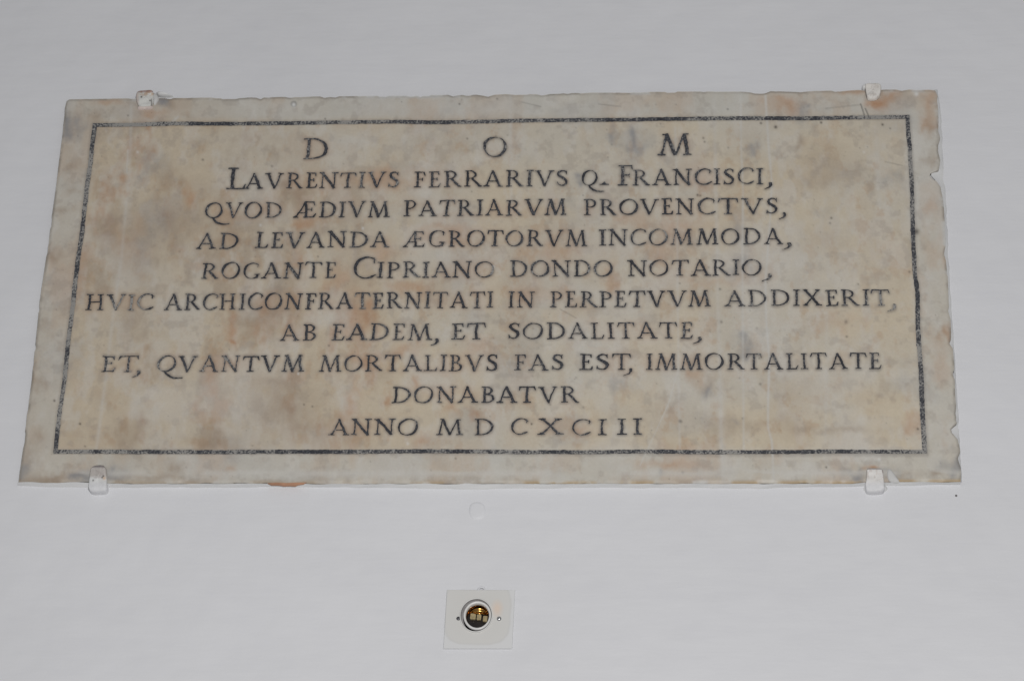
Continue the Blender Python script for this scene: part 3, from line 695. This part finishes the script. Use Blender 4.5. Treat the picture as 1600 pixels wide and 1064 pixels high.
# ------------------------------------------------------------------ the four iron clips
GRP = 'painted iron clips holding the marble plaque'
def E_TOP_Y(x): return 152.5 if x < 0 else 140
def clip(outline, lower, label, shank_y, tint_fn, lump=None, lip=None, pits=(), bulge=.0018, thick=.0042):
    cx = sum(p[0] for p in outline) / len(outline); cy = sum(p[1] for p in outline) / len(outline)
    t = thing('wall_clip', tuple(at(cx, shank_y, 0.0)), label, 'clip', GRP)
    off = SLAB_T + .0008
    # tab: outline resampled, rounded front
    P = np.array([at(x, y, off) for x, y in outline]); c = P.mean(0)
    Q = []
    for i in range(len(P)):
        a, b = P[i], P[(i + 1) % len(P)]
        for s in (0, .25, .5, .75): Q.append(a + (b - a) * s)
    Q = np.array(Q)
    for _ in range(2): Q = .5 * Q + .25 * (np.roll(Q, 1, 0) + np.roll(Q, -1, 0))
    Nn = len(Q); verts, faces = [], []
    levels = [(1.03, 0.0), (1.0, .6), (.93, .92), (.8, 1.0), (.6, 1.06), (.35, 1.1), (.15, 1.12)]
    for sc, hgt in levels:
        for k, q in enumerate(Q):
            p = c + (q - c) * sc * (1 + .10 * (fbm(q[0] * 120, q[2] * 120, 2) - .5))
            nz = (fbm(p[0] * 220, p[2] * 220, 3) - .5) * .0012 + (fbm(p[0] * 90, p[2] * 90, 2) - .5) * .0034
            yy = -off - thick * hgt + nz * hgt
            if hgt == 0:                                # beyond the slab the iron runs back to the wall
                _, qy = to_px(p[0], -off, p[2])
                if lower[0] - 1 < qy or qy < 151: 
                    if (lower[0] > 700 and qy > 755.5) or (lower[0] < 700 and qy < E_TOP_Y(c[0])): yy = 0.001
            verts.append((p[0], yy, p[2]))
    for L in range(len(levels) - 1):
        for i in range(Nn):
            j = (i + 1) % Nn; faces.append((L * Nn + i, L * Nn + j, (L + 1) * Nn + j, (L + 1) * Nn + i))
    verts.append((c[0], -off - thick * 1.12, c[2]))
    e = len(verts) - 1; L = len(levels) - 1
    for i in range(Nn): faces.append((L * Nn + i, L * Nn + (i + 1) % Nn, e))
    va = np.array(verts); px, py = to_px(va[:, 0], va[:, 1], va[:, 2])
    # finer colours through subdivision
    o = mesh_obj('tab', verts, faces, m_clip, None, None, True)
    bm = bmesh.new(); bm.from_mesh(o.data)
    bmesh.ops.subdivide_edges(bm, edges=bm.edges, cuts=2, use_grid_fill=True)
    bmesh.ops.recalc_face_normals(bm, faces=bm.faces)
    bm.to_mesh(o.data); bm.free()
    me = o.data; va = np.array([v.co for v in me.vertices]); px, py = to_px(va[:, 0], va[:, 1], va[:, 2])
    cols = tint_fn(px, py)
    for x, y, r_ in pits:
        a = np.exp(-((px - x) ** 2 + (py - y) ** 2) / r_ ** 2)[:, None] * .95; cols = cols * (1 - a) + lin(58, 50, 48) * a
    ca = me.color_attributes.new('tint', 'FLOAT_COLOR', 'POINT'); c4 = np.ones((len(va), 4), np.float32); c4[:, :3] = cols
    ca.data.foreach_set('color', c4.ravel())
    me.polygons.foreach_set('use_smooth', [True] * len(me.polygons))
    keep(o, t)
    # shank: from the wall past the slab's edge to the tab
    xs = [p[0] for p in outline]; x0, x1 = min(xs) + 3, max(xs) - 3
    (ya, yb) = lower
    a0, a1 = at(x0, ya, off), at(x1, yb, off)
    bm = bmesh.new(); bmesh.ops.create_cube(bm, size=1)
    zc, zh = (a0[2] + a1[2]) / 2, abs(a0[2] - a1[2])
    for v in bm.verts:
        v.co = Vector(((a0[0] + a1[0]) / 2 + v.co.x * (a1[0] - a0[0]), -(off + .001) / 2 + v.co.y * (off + .003), zc + v.co.z * zh))
    bmesh.ops.bevel(bm, geom=bm.edges[:], offset=.0008, segments=2, affect='EDGES')
    keep(bm_obj('shank', bm, m_mortar), t)
    if lump:
        for pts, o_, th in lump:
            keep(blob('paint_lump', pts, o_, th, m_smear if o_ == SLAB_T else m_mortar), t)
    if lip:
        keep(blob('paint_lip', lip, SLAB_T + .0002, .003, m_lip), t)
    return t
def blob(name, pts, off, thick, mat):
    P = np.array([at(x, y, off) for x, y in pts]); c = P.mean(0)
    Q = np.array([P[i] + (P[(i + 1) % len(P)] - P[i]) * s for i in range(len(P)) for s in (0, .33, .66)])
    for _ in range(2): Q = .5 * Q + .25 * (np.roll(Q, 1, 0) + np.roll(Q, -1, 0))
    verts, faces = [], []; Nn = len(Q); lv = [(1.0, 0), (.9, .5), (.65, .85), (.3, 1)]
    for s, hh in lv:
        for q in Q:
            p = c + (q - c) * s; verts.append((p[0], p[1] - thick * hh + (.0006 if hh == 0 else (fbm(p[0] * 150, p[2] * 150, 2) - .5) * thick * .4), p[2]))
    for L in range(len(lv) - 1):
        for i in range(Nn):
            j = (i + 1) % Nn; faces.append((L * Nn + i, L * Nn + j, (L + 1) * Nn + j, (L + 1) * Nn + i))
    verts.append((c[0], c[1] - thick, c[2]))
    for i in range(Nn): faces.append(((len(lv) - 1) * Nn + i, (len(lv) - 1) * Nn + (i + 1) % Nn, len(verts) - 1))
    return mesh_obj(name, verts, faces, mat, None, None, True)
m_smear = paint_material('grubby_plaster', (0.60, 0.595, 0.585), .08, .7)
m_lip = simple('pinkish_old_paint', (0.62, 0.53, 0.49), .7, 0, 200, .15, .3)

def tint_tl(px, py):
    c = np.tile(lin(214, 214, 210), (len(px), 1)); 
    def lay(t, a): 
        nonlocal c
        a = np.clip(a, 0, 1)[:, None]; c = c * (1 - a) + t * a
    n_ = fbm(px / 4, py / 4, 3)
    lay(lin(190, 160, 132), .8 * sstep(153, 146, py) * sstep(.35, .6, n_)); lay(lin(150, 118, 112), .7 * sstep(145.8, 143.8, py))
    lay(lin(196, 178, 170), .7 * sstep(219, 214, px)); lay(lin(88, 80, 76), .9 * np.exp(-((py - 168.3) / 1.1) ** 2) * sstep(.3, .5, n_)); lay(lin(100, 92, 90), .8 * np.exp(-((px - 236.6) / .9) ** 2) * sstep(153, 157, py))
    return c
clip([(214, 146), (217, 143.6), (228, 143.2), (238, 143.4), (240.5, 146), (240, 156), (238, 165), (234, 168.5), (224, 169.3), (218, 168.2), (214.5, 163), (213.4, 155)], (143.8, 152),
     'chipped white clip with pinkish lower lip on the plaque top edge above LAVRENTIVS', 148, tint_tl,
     lump=[([(239, 145), (243, 146.5), (247, 150), (249, 156), (246, 161), (241, 167), (238.5, 160)], SLAB_T, .0035), ([(243, 147), (250, 147.3), (260, 149.6), (275, 153), (262, 154), (247, 153.5)], 0.0, .0085)],
     lip=[(213.5, 166.5), (218, 168.5), (228, 169.5), (236, 167.5), (240, 166), (238, 171), (230, 172.6), (220, 172), (215, 173)], pits=[(221, 152, 1.5), (234.3, 157.5, 1.2), (219.5, 168.3, 1.3)])
def tint_tr(px, py):
    c = np.tile(lin(226, 222, 217), (len(px), 1)); n_ = fbm(px / 4, py / 4, 3)
    def lay(t, a):
        nonlocal c
        a = np.clip(a, 0, 1)[:, None]; c = c * (1 - a) + t * a
    lay(lin(70, 62, 60), .9 * np.exp(-((px - (1351.6 + (py - 139) * .17)) / .8) ** 2) * sstep(137, 140, py)); lay(lin(190, 180, 172), .4 * sstep(.5, .7, n_))
    return c
clip([(1352, 135), (1356, 133), (1366, 132.4), (1374, 132.8), (1376.5, 136), (1376.3, 146), (1374.5, 153), (1369, 157), (1361, 158), (1356, 156.5), (1353.5, 150), (1352, 142)], (133.4, 139),
     'smooth white rounded clip ringed by orange rust stain on the plaque top edge', 137, tint_tr,
     lump=[([(1346, 138), (1349, 134.5), (1354, 133), (1352.5, 140), (1351, 144), (1347, 142)], 0.003, .006)], thick=.0045)
def tint_bl(px, py):
    c = np.tile(lin(226, 226, 225), (len(px), 1)); n_ = fbm(px / 4, py / 4, 3)
    def lay(t, a):
        nonlocal c
        a = np.clip(a, 0, 1)[:, None]; c = c * (1 - a) + t * a
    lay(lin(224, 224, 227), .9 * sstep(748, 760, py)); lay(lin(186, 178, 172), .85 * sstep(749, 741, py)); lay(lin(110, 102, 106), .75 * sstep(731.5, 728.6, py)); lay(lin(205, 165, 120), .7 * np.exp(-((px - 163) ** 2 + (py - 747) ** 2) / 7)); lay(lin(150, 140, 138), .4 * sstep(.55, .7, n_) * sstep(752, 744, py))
    return c
clip([(141, 738), (142.5, 731.5), (147, 728.6), (155, 728), (162, 728.6), (166, 732), (166.8, 740), (167, 752), (167.3, 764), (165, 768), (154, 769), (142, 768), (139, 763), (139.8, 750)], (756.5, 766.5),
     'grey topped white clip with two dark pits on the plaque lower edge below QVANTVM', 762, tint_bl, lump=[([(138, 756), (168, 756), (171, 763), (168, 769), (155, 770.5), (141, 770), (136.5, 765)], 0.0, .0052)], pits=[(145.6, 750.2, 1.4), (161.5, 743.5, 1.5), (159.5, 745.5, 1.2)], thick=.004)
def tint_br(px, py):
    c = np.tile(lin(229, 226, 223), (len(px), 1)); n_ = fbm(px / 5, py / 5, 3)
    def lay(t, a):
        nonlocal c
        a = np.clip(a, 0, 1)[:, None]; c = c * (1 - a) + t * a
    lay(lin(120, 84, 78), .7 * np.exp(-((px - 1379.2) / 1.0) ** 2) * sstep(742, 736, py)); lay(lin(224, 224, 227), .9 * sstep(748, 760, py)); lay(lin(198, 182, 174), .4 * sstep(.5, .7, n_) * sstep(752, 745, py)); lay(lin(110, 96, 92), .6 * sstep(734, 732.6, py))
    return c
clip([(1354.2, 735), (1357, 733), (1366, 732.4), (1375, 732.8), (1379, 736), (1380, 744), (1381.5, 754), (1382.5, 764), (1380, 768), (1366, 768.8), (1354, 767.5), (1351.8, 762), (1353, 750), (1354, 742)], (756.5, 766.5),
     'square topped white clip beside a smear of plaster on the plaque lower edge', 762, tint_br,
     lump=[([(1351, 757), (1384, 757), (1388, 763), (1384, 768), (1376, 770), (1355, 769.5), (1347, 765.5)], 0.0, .0052), ([(1386, 733), (1390, 731.5), (1396, 738), (1403, 748), (1407, 754), (1398, 754.5), (1388, 752), (1385, 742)], SLAB_T, .0024)], thick=.004)

# ------------------------------------------------------------------ lamp socket below the plaque
sock = thing('lamp_socket', (SOCK[0], 0, SOCK[2]), 'round lamp socket with gold metal inside, on a square off-white plate below the plaque', 'lamp socket')
OVAL = 1.11                             # the socket is slightly taller than wide
def ring_mesh(name, cx, cz, prof, mat, N=72, smooth=True, cap=False):
    verts, faces = [], []
    for r_, y in prof:
        for i in range(N):
            a = 2 * math.pi * i / N; verts.append((cx + r_ * math.cos(a), y, cz + OVAL * r_ * math.sin(a)))
    for k in range(len(prof) - 1):
        for i in range(N):
            j = (i + 1) % N; faces.append((k * N + i, k * N + j, (k + 1) * N + j, (k + 1) * N + i))
    if cap:
        verts.append((cx, prof[-1][1], cz)); e = len(verts) - 1; k = len(prof) - 1
        for i in range(N): faces.append((k * N + i, k * N + (i + 1) % N, e))
    return mesh_obj(name, verts, faces, mat, None, None, smooth)

def plate_material():
    k = NT('off_white_plate')
    tc = k.n('ShaderNodeTexCoord'); mp = k.n('ShaderNodeMapping'); mp.vector_type = 'POINT'
    k.l(tc.outputs['Object'], mp.inputs['Vector'])
    mp.inputs['Location'].default_value = (-SOCK[0] / .041, 0, -(SOCK[2] + .002) / .041); mp.inputs['Scale'].default_value = (1 / .041, 0, 1 / .041)
    sx_ = k.n('ShaderNodeSeparateXYZ'); k.l(mp.outputs[0], sx_.inputs[0])
    def mth(op, a, b):
        q = k.n('ShaderNodeMath'); q.operation = op
        for i, v in enumerate((a, b)):
            if hasattr(v, 'is_output'): k.l(v, q.inputs[i])
            else: q.inputs[i].default_value = v
        return q.outputs[0]
    p4 = lambda v: mth('POWER', mth('ABSOLUTE', v, 0), 3.6)
    ln = mth('POWER', mth('ADD', p4(sx_.outputs['X']), p4(sx_.outputs['Z'])), 1 / 3.6)
    nz = k.noise(45, 4, .6, seed=2)
    ad = k.n('ShaderNodeMath'); ad.operation = 'MULTIPLY_ADD'; k.l(nz, ad.inputs[0]); ad.inputs[1].default_value = .12; k.l(ln, ad.inputs[2])
    c = k.ramp(ad.outputs[0], [(.45, (.645, .636, .615)), (.90, (.66, .652, .635)), (.95, (.635, .63, .62)), (1.03, (.695, .697, .703))])
    # rusty tinge beside the socket
    mp2 = k.n('ShaderNodeMapping'); k.l(tc.outputs['Object'], mp2.inputs['Vector'])
    sp = at(777, 952)
    mp2.inputs['Location'].default_value = (-sp[0] / .008, 0, -sp[2] / .013); mp2.inputs['Scale'].default_value = (1 / .008, 0, 1 / .013)
    l2 = k.n('ShaderNodeVectorMath'); l2.operation = 'LENGTH'; k.l(mp2.outputs[0], l2.inputs[0])
    fac = k.ramp(l2.outputs['Value'], [(.2, (.8, .8, .8)), (1.0, (0, 0, 0))])
    c = k.mix(fac, c, (.74, .60, .50))
    k.l(c, k.b.inputs['Base Color']); k.b.inputs['Roughness'].default_value = .35
    k.l(k.bump(k.noise(90, 3), .15, .0008), k.b.inputs['Normal'])
    return k.m
PT = .0028
def plate():
    cs = [at(698.5, 922.2), at(805, 922.5), at(800.6, 1014), at(692.8, 1014)]
    bm = bmesh.new(); N = 64
    r0 = .0177
    def bound(a):
        d = np.array([math.cos(a), math.sin(a)]); best = 1e9
        for i in range(4):
            p, q = cs[i], cs[(i + 1) % 4]
            e = np.array([q[0] - p[0], q[2] - p[2]]); w = np.array([p[0] - SOCK[0], p[2] - SOCK[2]])
            den = d[0] * e[1] - d[1] * e[0]
            if abs(den) < 1e-12: continue
            t = (w[0] * e[1] - w[1] * e[0]) / den; u_ = (w[0] * d[1] - w[1] * d[0]) / den
            if t > 0 and -1e-6 <= u_ <= 1 + 1e-6: best = min(best, t)
        return best
    angs = sorted([2 * math.pi * i / N for i in range(N)] + [math.atan2(p[2] - SOCK[2], p[0] - SOCK[0]) % (2 * math.pi) for p in cs])
    inn, out, rim, wallr = [], [], [], []
    for a in angs:
        b = bound(a); c, s = math.cos(a), math.sin(a)
        inn.append(bm.verts.new((SOCK[0] - .0008 + c * r0, -PT, SOCK[2] - .0010 + 1.11 * s * r0)))
        out.append(bm.verts.new((SOCK[0] + c * (b - .0007), -PT, SOCK[2] + s * (b - .0007))))
        rim.append(bm.verts.new((SOCK[0] + c * b, -PT + .0007, SOCK[2] + s * b)))
        wallr.append(bm.verts.new((SOCK[0] + c * b, 0.0005, SOCK[2] + s * b)))
    K = len(angs)
    for i in range(K):
        j = (i + 1) % K
        for A, B_ in ((inn, out), (out, rim), (rim, wallr)): bm.faces.new((A[i], A[j], B_[j], B_[i]))
    return bm_obj('cover_plate', bm, plate_material())
keep(plate(), sock)
m_white = simple('white_porcelain', (.76, .755, .74), .3, 0, 120, .04, .08)
m_collar = simple('off_white_plastic', (.70, .695, .68), .4, 0, 120, .04, .08)
m_brass = simple('amber_brass', (.66, .36, .10), .2, 1.0, 120, .35, .2)
m_dark = simple('dark_socket_interior', (.018, .014, .012), .3, 0, 150, .3, .3)
m_cream = simple('cream_contact', (.42, .34, .19), .35, 0.2, 300, .25, .3)
m_steel = simple('screw_steel', (.62, .62, .63), .2, 1.0, 200, .1, .1)
m_dull = simple('dull_dark_steel', (.10, .10, .11), .5, .6, 200, .2, .2)
cx, cz = at(744.4, 960.2)[0], at(744.4, 960.2)[2] - .0020
# collar: proud of the plate, its bore steps down to a tilted porcelain ring
keep(ring_mesh('collar', cx, cz, [(.0184, -PT + .0004), (.0184, -PT - .0016), (.0181, -PT - .0020), (.0176, -PT - .0020), (.0173, -PT - .0016)], m_collar), sock)
keep(ring_mesh('shaded_bore', cx, cz, [(.0173, -PT - .0015), (.0172, .0050), (.0150, .0054)], simple('bore_shade_grey', (.33, .32, .32), .6)), sock)  # bore wall of the collar, coloured grey to stand for shade in the recess
ix, iz = cx + .0009, cz + .0021
keep(ring_mesh('porcelain_ring', ix, iz, [(.0156, .0034), (.0155, .0022), (.0152, .0014), (.0143, .0010), (.0134, .0014), (.0129, .0024), (.0128, .0060), (.0131, .0120)], m_white), sock)
th = []
for i in range(40):
    y = .0062 + i * .00032
    th.append((.0129 - .0006 * (0.5 - 0.5 * math.cos(i * 2 * math.pi / 8)), y))
keep(ring_mesh('threaded_shell', ix, iz, th, simple('tarnished_brass', (.22, .11, .035), .3, 1.0, 120, .4, .2)), sock)
keep(ring_mesh('socket_base', ix, iz, [(.0136, .0145), (.009, .0147), (.004, .0148)], m_dark, cap=True), sock)
def box(name, c, size, mat, rot=0.0, bev=.0004):
    bm = bmesh.new(); bmesh.ops.create_cube(bm, size=1)
    for v in bm.verts: v.co = Vector((v.co.x * size[0], v.co.y * size[1], v.co.z * size[2]))
    bmesh.ops.bevel(bm, geom=bm.edges[:], offset=bev, segments=2, affect='EDGES')
    bmesh.ops.rotate(bm, verts=bm.verts, cent=(0, 0, 0), matrix=Matrix.Rotation(rot, 3, 'Y'))
    bmesh.ops.translate(bm, verts=bm.verts, vec=c)
    return bm_obj(name, bm, mat)
for gx, gy, w_, h_ in ((739.3, 963.3, .0062, .0068), (748.6, 964.6, .0048, .0064), (758.2, 967.0, .0048, .0066)):
    p = at(gx, gy, -.0115)
    keep(box('contact', (p[0], .0115, p[2]), (w_, .004, h_), m_cream, .08), sock)
def dome(name, c, r_, mat, sy=.5, N=24):
    bm = bmesh.new(); bmesh.ops.create_uvsphere(bm, u_segments=N, v_segments=14, radius=r_)
    for v in bm.verts: v.co = Vector((v.co.x, v.co.y * sy, v.co.z))
    bmesh.ops.translate(bm, verts=bm.verts, vec=c)
    return bm_obj(name, bm, mat, None, True)
def tongue():
    """curved sprung brass strip arching across the upper half of the socket"""
    verts, faces = [], []
    A, Bn = 28, 8
    p = at(748, 955.5, -.011)
    for i in range(A + 1):
        u_ = i / A * 2 - 1
        for j in range(Bn + 1):
            w_ = j / Bn
            verts.append((p[0] + u_ * .0105, .0085 + .0045 * u_ * u_ + .0022 * math.sin(w_ * 3.1), p[2] - .0030 + w_ * .0062 * math.sqrt(max(.05, 1 - u_ * u_ * .92))))
    for i in range(A):
        for j in range(Bn):
            a = i * (Bn + 1) + j; faces.append((a, a + Bn + 1, a + Bn + 2, a + 1))
    o = mesh_obj('contact_spring', verts, faces, m_brass, None, None, True)
    sm = o.modifiers.new('thickness', 'SOLIDIFY'); sm.thickness = .0006
    return o
keep(tongue(), sock)
p = at(779.8, 966.2, PT); keep(dome('screw', (p[0], -PT - .0002, p[2]), .0027, m_steel, .55), sock)
p = at(716.2, 965.8, PT); keep(dome('screw', (p[0], -PT - .0001, p[2]), .0023, m_dull, .4), sock)
def stub():
    verts, faces = [], []
    pts = [at(x, y, o_) for x, y, o_ in ((747, 922, .002), (748, 918.5, .004), (751.5, 917, .005), (755.5, 917.5, .005), (757, 920, .003), (756, 922.6, .001))]
    cu = bpy.data.curves.new('cable_stub', 'CURVE'); cu.dimensions = '3D'; cu.bevel_depth = .0011; cu.bevel_resolution = 4
    sp = cu.splines.new('NURBS'); sp.points.add(len(pts) - 1); sp.use_endpoint_u = True; sp.order_u = 3
    for q, p in zip(sp.points, pts): q.co = (*p, 1)
    tmp = bpy.data.objects.new('tmp', cu); col.objects.link(tmp)
    dg = bpy.context.evaluated_depsgraph_get(); me = bpy.data.meshes.new_from_object(tmp.evaluated_get(dg))
    bpy.data.objects.remove(tmp); me.materials.clear(); me.materials.append(m_wall)
    o = bpy.data.objects.new('cable_stub', me); col.objects.link(o); return o
keep(stub(), sock)

# ------------------------------------------------------------------ small marks on the wall
pl = blob('wall_plug', [(731, 797), (734, 787), (741, 783), (750, 783.5), (758, 788), (761, 797), (758, 808), (750, 813), (739, 812), (733, 806)], 0, .0009, m_wall)
pl['label'] = 'round painted-over filling on the white wall just below the plaque'; pl['category'] = 'wall plug'
p = at(1494, 774.3)
nl = dome('nail_head', (p[0], -.0003, p[2]), .0013, simple('dark_nail', (.16, .15, .15), .6, .3), .4)
nl['label'] = 'tiny dark nail head in white wall below the chipped right corner of the plaque'; nl['category'] = 'nail'
